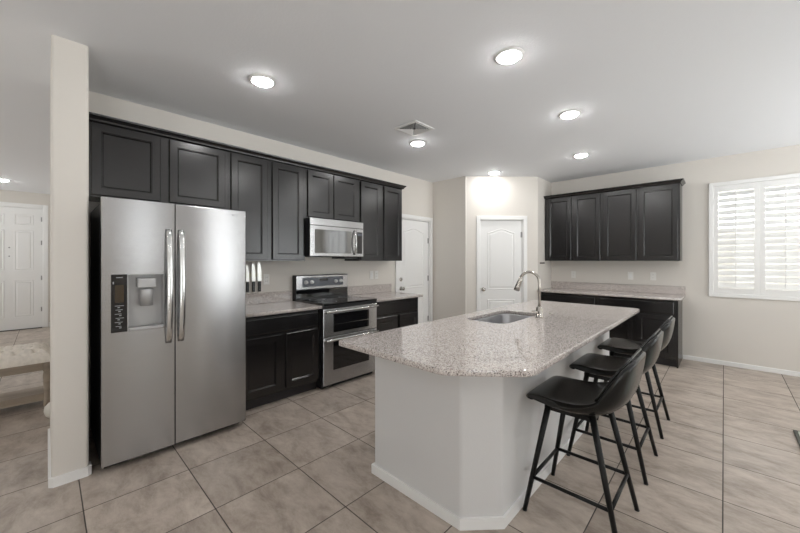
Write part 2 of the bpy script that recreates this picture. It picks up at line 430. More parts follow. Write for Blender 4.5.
# door 1: hall door on wall A
gw = GD1 - GD0 - .026
fA = lambda p: (-0.02 + p[2], GD0 + .013 + p[0], p[1])
panel_door('door_1', 'white arched two panel door between range wall and pantry corner', gw, GDH - .014,
           [arch_poly(.12, gw - .12, .92, 1.92, .06), arch_poly(.12, gw - .12, .22, .76, 0.0, 1)], fA,
           knob=(.075, .93), hinges=[(gw - .012, 1.72), (gw - .012, 1.07), (gw - .012, .37)], bolt=(.075, 1.075))
casing('trim_1', lambda p: (p[2], p[0], p[1]), GD0, GD1, GDH, 'white casing around the door next to the range wall')
# door 2: pantry
pw = P1 - P0 - .026
fP = lambda p: diag(P0 + .013 + p[0], -0.02 + p[2], p[1])
panel_door('door_2', 'white arched two panel pantry door in the diagonal corner wall', pw, PH - .014,
           [arch_poly(.115, pw - .115, .90, 1.90, .06), arch_poly(.115, pw - .115, .22, .745, 0.0, 1)], fP,
           knob=(.045, .905), hinges=[(pw - .012, 1.80), (pw - .012, 1.07), (pw - .012, .3)])
casing('trim_2', lambda p: diag(p[0], p[2], p[1]), P0, P1, PH, 'white casing around the pantry door', .06)
# door 3: front door, six panels
fw_ = FD1 - FD0 - .026
fF = lambda p: (XL - .02 + p[2], FD0 + .013 + p[0], p[1])
cu = fw_ / 2; polys = []
for (a, b) in ((.10, cu - .06), (cu + .06, fw_ - .12)):
    for (c, d) in ((.25, .98), (1.18, 1.98), (2.08, 2.30)): polys.append(arch_poly(a, b, c, d, 0.0, 1))
fd = panel_door('door_3', 'tall white six panel front door at the end of the foyer', fw_, FDH - .014, polys, fF,
           hinges=[(fw_ - .006, 2.22), (fw_ - .006, 1.74), (fw_ - .006, 1.02), (fw_ - .006, .38)], bolt=None)
MB().lathe([(0, 0), (.014, 0), (.012, .006), (0, .007)], (cu, 1.63, 0), (0, 0, 1), 12).map(fF).build('peephole', GREYM, fd)
MB().lathe([(0, 0), (.012, 0), (.010, .006), (0, .007)], (cu, 1.46, 0), (0, 0, 1), 12).map(fF).build('door_viewer', GREYM, fd)
casing('trim_3', lambda p: (XL + p[2], p[0], p[1]), FD0, FD1, FDH, 'white casing around the front door', .075)
structure(MB().box(XL - .1, XL + .03, FD0 + .013, FD1 - .013, 0, .012).build('trim_4', BLACK), 'dark threshold under the front door', 'door trim')

# ------------------------------------------------------------------ windows and shutters
FRONT_Y = YF
def window(idx, W, wall, label):
    x0, x1, z0, z1 = W
    th = thing('window_%d' % idx, label, 'window', ((x0 + x1) / 2, YB + .08, z0) if wall == 'B' else (XR + .08, (x0 + x1) / 2, z0), 0, None, 'structure')
    f = (lambda p: (p[0], YB + .06 + p[2], p[1])) if wall == 'B' else (lambda p: (p[0], YF - .06 - p[2], p[1])) if wall == 'F' else (lambda p: (XR + .05 + p[2], p[0], p[1]))
    m = MB(); t = .045; xm = (x0 + x1) / 2
    m.box(x0, x0 + t, z0, z1, 0, .05).box(x1 - t, x1, z0, z1, 0, .05).box(x0 + t, x1 - t, z0, z0 + t, 0, .05).box(x0 + t, x1 - t, z1 - t, z1, 0, .05).box(xm - .025, xm + .025, z0 + t, z1 - t, 0, .05)
    m.map(f).build('window_frame', WHITE, th)
    MB().box(x0 + t, xm - .025, z0 + t, z1 - t, .02, .026).box(xm + .025, x1 - t, z0 + t, z1 - t, .02, .026).map(f).build('pane', GLASS, th)
    return th
window(1, W1, 'B', 'window behind the white plantation shutters on the back wall')
window(2, W2, 'B', 'second shuttered window further along the back wall, outside the picture')
window(3, W3, 'R', 'narrow side window, outside the picture')
window(4, W4, 'R', 'glass patio door, outside the picture')
window(6, W6, 'R', 'side window added for daylight nearest the back wall, outside the picture')  # opening put in to keep the daylight level up
window(7, W7, 'R', 'sliding glass door added for lounge daylight, outside the picture')  # added opening, lets in more light beside the camera

window(8, (-5.6, -4.4, .3, 2.3), 'F', 'front window added to brighten the foyer, outside the picture')  # added opening that lifts the foyer light
window(9, (-1.1, -.4, .3, 2.3), 'F', 'narrow front window added to brighten the hall, outside the picture')  # added opening that lights the left part of the ceiling
window(5, (3.9, 5.0, 0.05, 2.2), 'F', 'glass door behind the camera added as a light opening, outside the picture')  # added opening for ambient light from behind the camera

def shutters(W, label, npan):
    x0, x1, z0, z1 = W
    th = thing('plantation_shutters', label, 'shutters', ((x0 + x1) / 2, YB, z0), 0, 'window shutters')
    f = face_B(YB)
    m = MB(); t = .042
    m.box(x0 - .005, x0 + t, z0 - .005, z1 + .005, -.05, .022, .004).box(x1 - t, x1 + .005, z0 - .005, z1 + .005, -.05, .022, .004)
    m.box(x0 + t, x1 - t, z0 - .005, z0 + t, -.05, .022, .004).box(x0 + t, x1 - t, z1 - t, z1 + .005, -.05, .022, .004)
    m.map(f).build('shutter_frame', WHITE, th)
    pwid = (x1 - x0 - 2 * t) / npan
    for k in range(npan):
        a = x0 + t + k * pwid + .002; b = a + pwid - .004; st = .045
        c0, c1 = z0 + t + .003, z1 - t - .003
        r0, r1 = z0 + .118, z1 - .118
        m = MB().box(a, a + st, c0, c1, -.014, .014, .002).box(b - st, b, c0, c1, -.014, .014, .002)
        m.box(a + st, b - st, c0, r0, -.014, .014, .002).box(a + st, b - st, r1, c1, -.014, .014, .002)
        pan = m.map(f).build('shutter_panel', WHITE, th)
        nl = 16; sp = (r1 - r0) / nl
        lm = MB()
        for j in range(nl):
            zc = r0 + (j + .5) * sp; ang = math.radians(47)
            pts = []
            for q in range(12):
                th_ = 2 * PI * q / 12
                w_, h_ = .0435 * math.cos(th_), .0055 * math.sin(th_)
                pts.append((w_ * math.cos(ang) - h_ * math.sin(ang), w_ * math.sin(ang) + h_ * math.cos(ang)))
            # n axis = out of wall (room side); room side edge lower
            lm.loft([[(a + st + .001, zc - q[1], q[0]) for q in pts], [(b - st - .001, zc - q[1], q[0]) for q in pts]], True, True, False)
        lm.map(f).build('louvers', WHITE, pan)
        MB().box((a + b) / 2 - .006, (a + b) / 2 + .006, r0 + .03, r1 - .01, .036, .048, .002).map(f).build('tilt_rod', WHITE, pan)
        for zz in (z0 + .25, (z0 + z1) / 2, z1 - .25):
            u = a if k == 0 else b
            MB().box(u - .008, u + .008, zz - .035, zz + .035, .014, .0225).map(f).build('hinge', WHITE, pan)
    return th
shutters(W1, 'white louvered plantation shutters on the window right of the back cabinets', 2)
shutters(W2, 'white louvered plantation shutters nearest the patio side, outside the picture', 3)

# ------------------------------------------------------------------ cabinets
def cab_door(u0, u1, v0, v1, fn, parent, st=0.056, t=0.02, name='door'):
    m = MB(); c = .003
    L = lambda d, n: [(u0 + d, v0 + d, n), (u1 - d, v0 + d, n), (u1 - d, v1 - d, n), (u0 + d, v1 - d, n)]
    m.loft([L(0, 0), L(0, t - c), L(c, t), L(st, t), L(st + .003, t - .004), L(st + .006, t - .004), L(st + .013, t - .013)], True, False, False)
    d = m.map(fn).build(name, WOOD, parent)
    MB().loft([L(st + .006, t - .0165), L(st + .0132, t - .0125)], True, True, False).map(fn).build('panel', WOOD, d)
    return d
def drawer_front(u0, u1, v0, v1, fn, parent, t=0.02):
    m = MB(); c = .006
    L = lambda d, n: [(u0 + d, v0 + d, n), (u1 - d, v0 + d, n), (u1 - d, v1 - d, n), (u0 + d, v1 - d, n)]
    m.loft([L(0, 0), L(0, t - c), L(c, t - .001), L(c + .004, t)], True, True, False)
    return m.map(fn).build('drawer', WOOD, parent)
UZ0, UZ1 = 1.372, 2.415
def upper_A(y0, y1, z0, doors, label):
    th = thing('upper_cabinet', label, 'cabinet', (0.155, (y0 + y1) / 2, z0), 0, 'upper cabinets on the range wall')
    MB().box(.002, .31, y0 + .0005, y1 - .0005, z0, UZ1 + .03).build('body', WOOD, th)
    for a, b in doors: cab_door(a, b, z0 + .014, 2.402, face_A(.3105), th)
    return th
upper_A(-.035, .950, 1.855, [(-.012, .413), (.478, .918)], 'short dark upper cabinet with two doors above the refrigerator')
upper_A(.951, 1.768, UZ0, [(.974, 1.328), (1.382, 1.738)], 'tall dark upper cabinet between refrigerator and microwave')
upper_A(1.769, 2.545, 1.858, [(1.797, 2.137), (2.150, 2.512)], 'short dark upper cabinet above the microwave')
upper_A(2.546, 3.350, UZ0, [(2.568, 2.915), (2.982, 3.328)], 'tall dark upper cabinet at the far end past the microwave')
def crown(name, path, label):
    """path: list of (x,y) along the front; outward normals on the right-hand side"""
    prof = [(0, 0), (.006, .0), (.010, .012), (.022, .026), (.034, .034), (.036, .046), (0, .046)]
    loops = []
    n = len(path)
    for i, p in enumerate(path):
        p = Vector(p)
        e0 = (p - Vector(path[i - 1])).normalized() if i else None
        e1 = (Vector(path[i + 1]) - p).normalized() if i < n - 1 else None
        if e0 is None: e0 = e1
        if e1 is None: e1 = e0
        n0, n1 = Vector((e0.y, -e0.x)), Vector((e1.y, -e1.x)); b = n0 + n1; b = b / b.length_squared * 2
        loops.append([(p.x + b.x * a, p.y + b.y * a, 2.416 + h) for a, h in prof])
    o = MB().loft(loops, True, True, False).build(name, WOOD)
    rebase(o, (path[0][0], path[0][1], 2.416))
    return tag(o, label, 'cabinet trim', 'crown moldings')
crown('crown_molding', [(.3305, -.050), (.3305, 3.352), (.002, 3.352)], 'long dark crown molding along the tops of the range wall cabinets')

def upper_B(x0, x1, doors, label):
    th = thing('upper_cabinet', label, 'cabinet', ((x0 + x1) / 2, YB - .155, UZ0), 0, 'upper cabinets on the back wall')
    MB().box(x0 + .0005, x1 - .0005, YB - .31, YB - .002, UZ0, UZ1 + .03).build('body', WOOD, th)
    for a, b in doors: cab_door(a, b, UZ0 + .014, 2.402, face_B(YB - .3105), th)
    return th
upper_B(1.512, 2.365, [(1.545, 1.928), (1.962, 2.342)], 'dark two door upper cabinet on the back wall, nearer the pantry')
upper_B(2.366, 3.287, [(2.385, 2.800), (2.832, 3.265)], 'dark two door upper cabinet on the back wall, nearer the window')
crown('crown_molding', [(1.510, YB - .3305), (3.289, YB - .3305), (3.289, YB - .002)], 'short dark crown molding on the back wall cabinets')

CT = 0.90
def base_cab(u0, u1, fn_face, bodybox, kickbox, doors, drawers, label, group, loc, handed=None):
    th = thing('base_cabinet', label, 'cabinet', loc, 0, group)
    MB().box(*bodybox).build('body', WOOD, th)
    MB().box(*kickbox).build('toe_kick', WOODIN, th)
    for a, b in drawers: drawer_front(a, b, .685, .838, fn_face, th)
    for a, b in doors: cab_door(a, b, .125, .660, fn_face, th)
    return th
g = 'base cabinets on the range wall'
base_cab(.925, 1.770, face_A(.5905), (.002, .59, .925, 1.770, .10, .866), (.002, .54, .925, 1.770, 0, .099), [(.96, 1.338), (1.388, 1.752)], [(.96, 1.752)], 'black base cabinet between refrigerator and range', g, (.3, 1.35, 0))
base_cab(2.542, 3.385, face_A(.5905), (.002, .59, 2.542, 3.385, .10, .866), (.002, .54, 2.542, 3.385, 0, .099), [(2.562, 2.945), (2.995, 3.365)], [(2.562, 3.365)], 'black base cabinet on the far side of the range', g, (.3, 2.96, 0))
g = 'base cabinets on the back wall'
BF = YB - .59
base_cab(1.51, 2.365, face_B(BF - .0005), (1.51, 2.365, BF, YB - .002, .10, .866), (1.51, 2.365, BF + .05, YB - .002, 0, .099), [(1.53, 1.925), (1.955, 2.34)], [(1.53, 2.34)], 'black base cabinet on the back wall, nearer the pantry', g, (1.94, YB - .3, 0))
bc = base_cab(2.366, 3.27, face_B(BF - .0005), (2.366, 3.27, BF, YB - .002, .10, .866), (2.366, 3.27, BF + .05, YB - .002, 0, .099), [(2.395, 2.800), (2.845, 3.245)], [(2.395, 3.245)], 'black base cabinet on the back wall, nearer the window', g, (2.82, YB - .3, 0))
MB().box(3.2705, 3.288, BF - .006, YB - .002, 0, .866).build('end_panel', WOOD, bc)

# ------------------------------------------------------------------ worktops
def curve_slab(outer, hole, z0, z1, bev):
    cu = bpy.data.curves.new('slab', 'CURVE'); cu.dimensions = '2D'; cu.fill_mode = 'BOTH'
    cu.extrude = (z1 - z0) / 2 - bev; cu.bevel_depth = bev; cu.bevel_resolution = 2; cu.offset = -bev
    for pl in [outer] + ([hole] if hole else []):
        s = cu.splines.new('POLY'); s.points.add(len(pl) - 1)
        for p, q in zip(s.points, pl): p.co = (q[0], q[1], 0, 1)
        s.use_cyclic_u = True
    o = bpy.data.objects.new('slab', cu); COL.objects.link(o)
    dg = bpy.context.evaluated_depsgraph_get(); me = bpy.data.meshes.new_from_object(o.evaluated_get(dg))
    me.transform(Matrix.Translation((0, 0, (z0 + z1) / 2)))
    bpy.data.objects.remove(o); bpy.data.curves.remove(cu)
    return me
def round_poly(pts, rs, n=6):
    out = []; m = len(pts)
    for i, p in enumerate(pts):
        r = rs[i] if isinstance(rs, (list, tuple)) else rs
        p = Vector(p)
        if r <= 0: out.append(tuple(p)); continue
        d0 = (Vector(pts[i - 1]) - p).normalized(); d1 = (Vector(pts[(i + 1) % m]) - p).normalized()
        half = math.acos(max(-1, min(1, d0.dot(d1)))) / 2
        t = r / math.tan(half); c = p + (d0 + d1).normalized() * (r / math.sin(half))
        a = p + d0 * t; b = p + d1 * t
        for k in range(n + 1):
            q = a.lerp(b, k / n) - c; out.append(tuple(c + q.normalized() * r))
    return out
def worktop(name, outer, hole, label, group, loc, parent_splash=None):
    me = curve_slab(outer, hole, CT - .032, CT, .006); me.name = name
    me.materials.clear(); me.materials.append(GRANITE)
    o = bpy.data.objects.new(name, me); COL.objects.link(o); rebase(o, loc)
    tag(o, label, 'countertop', group)
    for bx in (parent_splash or []):
        MB().box(*bx, .003).build('backsplash', GRANITE, o)
    return o
g = 'granite countertops along the walls'
worktop('countertop', [(.003, .920), (.65, .920), (.65, 1.771), (.003, 1.771)], None, 'speckled granite countertop between refrigerator and range', g, (.3, 1.35, CT - .032), [(.003, .023, .920, 1.771, CT, 1.022)])
worktop('countertop', [(.003, 2.541), (.65, 2.541), (.65, 3.425), (.003, 3.425)], None, 'speckled granite countertop on the far side of the range', g, (.3, 2.98, CT - .032), [(.003, .023, 2.541, 3.425, CT, 1.022)])
worktop('countertop', [(1.511, 5.285), (3.325, 5.285), (3.325, YB - .003), (1.511, YB - .003)], None, 'long speckled granite countertop on the back wall below the uppers', g, (2.4, 5.6, CT - .032), [(1.511, 3.325, YB - .023, YB - .003, CT, 1.015)])
# island worktop with the sink cut-out
IX0, IX1, IY0, IY1 = 2.040, 3.112, 0.962, 3.842
SX0, SX1, SY0, SY1 = 2.165, 2.525, 2.120, 2.830
outer = round_poly([(IX0, IY0), (2.815, IY0), (IX1, 1.215), (IX1, IY1), (IX0, IY1)], [.02, .12, .12, .07, .03])
hole = round_poly([(SX0, SY0), (SX0, SY1), (SX1, SY1), (SX1, SY0)], .085, 8)
worktop('island_countertop', outer, hole, 'large speckled granite island countertop with a clipped corner and sink', None, (2.5, 2.4, CT - .032))

# ------------------------------------------------------------------ island
BX0, BX1, BY0, BY1 = 2.072, 2.884, 1.228, 3.650
isl = thing('kitchen_island', 'white painted kitchen island base with a clipped corner', 'island', (2.5, 2.4, 0))
bpoly = [(BX0, BY0), (2.735, BY0), (BX1, 1.386), (BX1, BY1), (BX1 - .12, BY1), (BX1 - .12, 1.45), (BX0, 1.45)]
vv = lambda e: abs(e.verts[0].co.z - e.verts[1].co.z) > .5
MB().prism(bpoly, 0, CT - .033, .012, 3, vv).build('knee_wall', ISLW, isl)
bb = inset(bpoly, 0)
ob = [(BX0 - BT, 1.45), (BX0 - BT, BY0 - BT), (2.738, BY0 - BT), (BX1 + BT, 1.381), (BX1 + BT, BY1 + BT), (BX1 - .12, BY1 + BT)]
ib = [(BX1 - .12, BY1), (BX1, BY1), (BX1, 1.386), (2.735, BY0), (BX0, BY0), (BX0, 1.45)]
MB().prism(ob + ib, 0, BH).build('baseboard', WHITE, isl)
# open-topped carcass (the sink bowl hangs inside)
MB().box(BX0 + .03, BX0 + .05, 1.4505, BY1 - .02, .1, .866).box(BX0 + .05, BX1 - .1205, BY1 - .04, BY1 - .02, .1, .866).box(BX0 + .05, BX1 - .1205, 1.4505, BY1 - .04, .1, .12).build('cabinet_body', WOOD, isl)
MB().box(BX0 + .08, BX1 - .121, 1.4505, BY1 - .021, 0, .0995).build('toe_kick', WOODIN, isl)
fI = lambda p: (BX0 + .0295 - p[2], p[0], p[1])
for a, b in ((1.475, 1.855), (1.865, 2.245), (2.265, 2.645), (2.655, 3.035), (3.055, 3.61)):
    cab_door(a, b, .125, .66, fI, isl); drawer_front(a, b, .685, .838, fI, isl)

# ------------------------------------------------------------------ sink and faucet
sk = thing('sink', 'stainless undermount sink set into the island countertop', 'sink', (2.345, 2.475, .66))
def rr(d, z, r=.085): return [(x, y, z) for x, y in round_poly([(SX0 + d, SY0 + d), (SX1 - d, SY0 + d), (SX1 - d, SY1 - d), (SX0 + d, SY1 - d)], max(r - d * .6, .03), 8)]
zt = CT - .0335
MB().loft([rr(-.025, zt - .004), rr(-.025, zt), rr(.0, zt), rr(.004, zt - .01), rr(.012, zt - .15), rr(.03, zt - .185), rr(.07, zt - .195), rr(.07, zt - .199), rr(.028, zt - .189), rr(.008, zt - .15), rr(-.002, zt - .014), rr(-.025, zt - .004)], False, False).build('bowl', SINKM, sk)
MB().box(SX0 + .06, SX1 - .06, SY0 + .06, SY1 - .06, zt - .1985, zt - .1955).build('bowl_floor', SINKM, sk)
MB().lathe([(0, 0), (.042, 0), (.042, .003), (.034, .004), (.03, .001), (0, .001)], (2.345, 2.475, zt - .195)).build('drain', GREYM, sk)
FX, FY = 2.590, 2.62
fa = thing('faucet', 'brushed nickel pull-down gooseneck faucet beside the island sink', 'faucet', (FX, FY, CT))
MB().lathe([(0, 0), (.033, 0), (.033, .006), (.027, .010), (.027, .080), (.021, .088), (.0125, .094), (0, .094)], (FX, FY, CT)).build('base', NICKEL, fa)
arc = [(FX, FY, CT + .07), (FX, FY, 1.17)]
R_ = .084
for k in range(1, 15):
    a = PI * k / 15 * .94
    arc.append((FX - R_ + R_ * math.cos(a), FY, 1.195 + R_ * math.sin(a)))
MB().tube(arc, .0115, 12).build('spout', NICKEL, fa)
e = Vector(arc[-1]); dr = Vector((-.34, 0, -1)).normalized()
MB().tube([e - dr * .005, e + dr * .03, e + dr * .085, e + dr * .118], [.014, .0175, .024, .0255], 16).build('spray_head', NICKEL, fa)
MB().tube([(FX, FY - .02, CT + .045), (FX - .0, FY - .055, CT + .050), (FX - .02, FY - .10, CT + .060)], [.010, .008, .006], 10).build('lever', NICKEL, fa)
sd = MB().lathe([(0, 0), (.018, 0), (.018, .006), (.010, .010), (.010, .014), (0, .015)], (2.60, 2.86, CT)).build('sink_button', NICKEL)
rebase(sd, (2.60, 2.86, CT)); tag(sd, 'small round nickel button on the island countertop behind the faucet', 'button')

# ------------------------------------------------------------------ refrigerator
fr = thing('refrigerator', 'stainless side-by-side refrigerator with ice and water dispenser', 'refrigerator', (.42, .4525, 0))
FXF = .840
MB().box(.03, .765, .004, .901, .03, 1.765, .004).build('case', FSIDE, fr)
MB().box(.10, .745, .02, .885, 0, .03).build('base_grille', BLACK, fr)
for y in (.03, .80): MB().box(.62, .80, y, y + .075, 1.766, 1.785, .004).build('hinge_cover', FSIDE, fr)
def fdoor(y0, y1, hole=None):
    m = MB(); z0, z1 = .048, 1.786; X0 = .772
    if hole is None: m.box(X0, FXF, y0, y1, z0, z1, .006, 2)
    else:
        a, b, c, d = hole
        b2 = bmesh.new()
        ys = [y0, a, b, y1]; zs = [z0, c, d, z1]
        def V(x): return [[b2.verts.new((x, y, z)) for z in zs] for y in ys]
        F, B = V(FXF), V(X0)
        for i in range(3):
            for j in range(3):
                if (i, j) == (1, 1): continue
                b2.faces.new((F[i][j], F[i + 1][j], F[i + 1][j + 1], F[i][j + 1])); b2.faces.new((B[i][j], B[i][j + 1], B[i + 1][j + 1], B[i + 1][j]))
        for k in range(3):
            for S in ((F[k][0], F[k + 1][0], B[k + 1][0], B[k][0]), (F[k][3], F[k + 1][3], B[k + 1][3], B[k][3]), (F[0][k], F[0][k + 1], B[0][k + 1], B[0][k]), (F[3][k], F[3][k + 1], B[3][k + 1], B[3][k])): b2.faces.new(S)
        for S in ((F[1][1], F[2][1], B[2][1], B[1][1]), (F[1][2], F[2][2], B[2][2], B[1][2]), (F[1][1], F[1][2], B[1][2], B[1][1]), (F[2][1], F[2][2], B[2][2], B[2][1])): b2.faces.new(S)
        bmesh.ops.recalc_face_normals(b2, faces=b2.faces[:])
        bnd = [e for e in b2.edges if len(e.link_faces) == 2 and e.calc_face_angle() > 1.0 and all(abs(v.co.x - FXF) < 1e-5 for v in e.verts) and any((v.co.y in (y0, y1)) or (v.co.z in (z0, z1)) for v in e.verts)]
        bmesh.ops.bevel(b2, geom=bnd, offset=.005, segments=2, affect='EDGES')
        m.merge(b2)
    return m.build('door', STEEL, fr)
d1 = fdoor(0.0, .3985, (.133, .338, .905, 1.285))
d2 = fdoor(.4045, .905)
# handles: shallow bowed bars
for yy, d in ((.362, d1), (.438, d2)):
    pts = []; w = .019
    loops = []
    for k in range(15):
        s = k / 14; z = .79 + s * .81; off = .046 * math.sin(PI * s) ** .55
        loops.append([(FXF + off, yy - w, z), (FXF + off + .008, yy - w + .001, z), (FXF + off + .013, yy - w + .006, z), (FXF + off + .0145, yy, z), (FXF + off + .013, yy + w - .006, z), (FXF + off + .008, yy + w - .001, z), (FXF + off, yy + w, z), (FXF + off - .004, yy, z)])
    MB().loft(loops).build('handle', STEEL2, d)
# dispenser
MB().box(FXF - .004, FXF + .004, .047, .130, .905, 1.285, .002).build('control_panel', BGLASS, d1)
MB().box(FXF + .0042, FXF + .005, .066, .112, 1.10, 1.215).build('display', DISP, d1)
ic = MB()
for k in range(6):
    ic.box(FXF + .0042, FXF + .0048, .066 + .004 * (k % 2), .112 - .006 * (k % 3), 1.078 - .027 * k, 1.0815 - .027 * k)
    ic.box(FXF + .0042, FXF + .0048, .080 + .004 * (k % 3), .092 + .004 * (k % 3), 1.066 - .027 * k, 1.072 - .027 * k)
ic.box(FXF + .0042, FXF + .0048, .072, .105, 1.262, 1.268).box(FXF + .0042, FXF + .0048, .055, .062, 1.222, 1.238)
bmk = ic.build('button_marks', ICON, d1); bmk['kind'] = 'stuff'
ca = MB().box(.7665, .7715, .135, .336, .908, 1.283)
ca.box(.7715, FXF - .001, .1335, .138, .9055, 1.2845).box(.7715, FXF - .001, .333, .3375, .9055, 1.2845).box(.7715, FXF - .001, .138, .333, 1.279, 1.2845)
ca.build('dispenser_recess', LINER, d1)
MB().box(.772, FXF + .012, .138, .333, .9055, .925, .004).build('drip_tray', LINER, d1)
MB().box(.772, .836, .186, .292, 1.190, 1.256, .004).build('dispenser_head', LINER, d1)
MB().lathe([(0, 0), (.036, 0), (.0405, .10), (.036, .115), (.03, .115), (0, .115)], (.8135, .237, 1.066), (0, 0, 1), 20).build('chute', LINER, d1)
MB().lathe([(0, 0), (.006, 0), (.006, .0012), (0, .0012)], (FXF + .0001, .800, 1.744), (1, 0, 0), 16).build('logo_disc', LOGOM, d2)
tx = bpy.data.curves.new('logo_letters', 'FONT'); tx.body = 'LG'; tx.size = .024; tx.extrude = .0005
to = bpy.data.objects.new('logo_letters', tx); COL.objects.link(to)
tme = bpy.data.meshes.new_from_object(to.evaluated_get(bpy.context.evaluated_depsgraph_get())); bpy.data.objects.remove(to)
to = bpy.data.objects.new('logo_letters', tme); COL.objects.link(to); to.parent = d2
to.location = Vector((FXF + .0008, .811, 1.736)) - rootloc(fr); to.rotation_euler = (PI / 2, 0, PI / 2); tme.materials.clear(); tme.materials.append(LOGOM)

# ------------------------------------------------------------------ range
RY0, RY1 = 1.7745, 2.5375
ra = thing('range', 'stainless double oven range with black glass cooktop', 'range', (.34, 2.156, 0))
MB().box(.02, .625, RY0, RY1, .03, .895).build('body', BLACK, ra)
MB().box(.06, .60, RY0 + .02, RY1 - .02, 0, .03).build('plinth', BLACK, ra)
ck = MB().box(.085, .665, RY0, RY1, .896, .916, .004).build('cooktop', BGLASS, ra)
MB().box(.6255, .660, RY0, RY1, .862, .8955, .003).build('front_strip', BLACK, ra)
for cx, cy, r in ((.25, 1.96, .09), (.25, 2.36, .075), (.50, 1.96, .085), (.50, 2.36, .11)):
    rg = MB().lathe([(r, .0), (r, .0006), (r - .004, .0006), (r - .004, 0)], (cx, cy, .9162), (0, 0, 1), 40).build('burner_ring', PANELG, ck)
def oven_door(z0, z1, wz0, wz1, hz):
    y0, y1 = RY0 + .003, RY1 - .003
    d = MB().box(.6255, .662, y0, y1, z0, z1, .004).build('oven_door', STEEL, ra)
    MB().box(.6622, .6650, y0 + .125, y1 - .125, wz0, wz1, .001).build('oven_window', BGLASS, d)
    hb = MB()
    hb.tube([(.700, y0 + .012, hz), (.708, y0 + .20, hz), (.710, (y0 + y1) / 2, hz), (.708, y1 - .20, hz), (.700, y1 - .012, hz)], .0125, 10)
    hb.box(.660, .702, y0 + .014, y0 + .036, hz - .010, hz + .010).box(.660, .702, y1 - .036, y1 - .014, hz - .010, hz + .010)
    hb.build('handle', STEEL2, d)
    return d
u = oven_door(.560, .858, .600, .800, .832)
MB().box(.6655, .667, RY0 + .135, RY1 - .135, .682, .688).build('rack_line', STEEL2, u)
oven_door(.045, .554, .195, .500, .528)
bp = MB().box(.012, .085, RY0, RY1, .897, 1.200, .004).build('back_guard', BLACK, ra)
MB().box(.0852, .092, RY0 + .006, RY1 - .006, 1.030, 1.194, .003).build('control_fascia', STEEL, bp)
cp = MB().box(.0922, .095, RY0 + .085, RY1 - .085, 1.060, 1.172, .001).build('control_panel', PANELG, bp)
MB().box(.0952, .0962, 2.095, 2.215, 1.125, 1.155).build('display', BGLASS, cp)
for y in (1.905, 1.985, 2.335, 2.415):
    MB().lathe([(0, 0), (.024, 0), (.024, .006), (.020, .008), (.018, .026), (0, .028)], (.0952, y, 1.115), (1, 0, 0), 18).build('knob', KNOBM, cp)
MB().box(.0855, .089, RY0 + .01, RY1 - .01, .930, 1.022, .001).build('glass_trim', BGLASS, bp)

# ------------------------------------------------------------------ microwave
mw = thing('microwave', 'stainless over-the-range microwave under the short cabinet', 'microwave', (.2, 2.157, 1.425))
MY0, MY1 = 1.7745, 2.5395
MB().box(.004, .372, MY0, MY1, 1.428, 1.856).build('case', BLACK, mw)
MB().box(.372, .405, MY0, MY1, 1.775, 1.856, .004).build('vent_strip', STEEL, mw)
dr_ = MB().box(.3725, .405, MY0, 2.425, 1.426, 1.7725, .004).build('door', STEEL, mw)
MB().box(.4052, .4075, MY0 + .060, 2.350, 1.462, 1.730, .001).build('window', MIRG, dr_)
hl = []
for k in range(11):
    s = k / 10; hl.append((.408 + .038 * math.sin(PI * s) ** .6, 2.390, 1.452 + s * .29))
MB().tube(hl, .012, 10).build('handle', STEEL2, dr_)
kp = MB().box(.3725, .405, 2.4255, MY1, 1.426, 1.7725, .004).build('keypad_panel', STEEL, mw)
MB().box(.4052, .4065, 2.437, 2.520, 1.462, 1.730, .001).build('keypad', BGLASS, kp)
MB().box(.4066, .4072, 2.445, 2.512, 1.685, 1.715).build('display', PANELG, kp)
MB().box(.06, .34, 2.30, 2.50, 1.400, 1.427).box(.06, .34, 1.80, 2.22, 1.418, 1.427).build('underside_filter', BLACK, mw)

# ------------------------------------------------------------------ knife strip
ks = MB().box(.0015, .0175, 1.09, 1.405, 1.200, 1.242, .003).build('knife_strip', MAPLE)
rebase(ks, (.009, 1.25, 1.2)); tag(ks, 'pale wooden magnetic knife strip on the wall beside the refrigerator', 'knife strip')
def knife(y, zt, w, label, bmat):
    k = thing('kitchen_knife', label, 'knife', (.021, y, 1.04), 0, 'knives on the magnetic strip')
    prof = [(-w / 2, 1.15), (w / 2, 1.15), (w / 2, zt - .10), (w * .15, zt - .02), (-w * .3, zt), (-w / 2, zt - .03)]
    m = MB(); b = bmesh.new()
    A = [b.verts.new((.0182, y + p, z)) for p, z in prof]; B = [b.verts.new((.0204, y + p, z)) for p, z in prof]
    b.faces.new(A[::-1]); b.faces.new(B)
    for i in range(len(A)): b.faces.new((A[i], A[(i + 1) % len(A)], B[(i + 1) % len(A)], B[i]))
    bmesh.ops.recalc_face_normals(b, faces=b.faces[:]); m.merge(b).build('blade', bmat, k)
    MB().box(.012, .030, y - .014, y + .014, 1.036, 1.150, .004, 2).build('handle', BLACK, k)
    rv = MB()
    for z in (1.06, 1.092, 1.125): rv.lathe([(0, 0), (.0035, 0), (.0035, .0008), (0, .0008)], (.0301, y, z), (1, 0, 0), 10)
    rv.build('rivets', STEEL2, k)
BLADE = mat('knife_blade', (0.80, 0.80, 0.76), 0.32, 0.6)
knife(1.250, 1.335, .030, 'knife partly hidden behind the refrigerator edge, first on the strip', BLADE)
knife(1.314, 1.350, .038, 'middle knife on the wall strip, with a wide pale blade', BLADE)
knife(1.379, 1.368, .044, 'broad bladed knife on the wall strip nearest the outlet', BLADE)

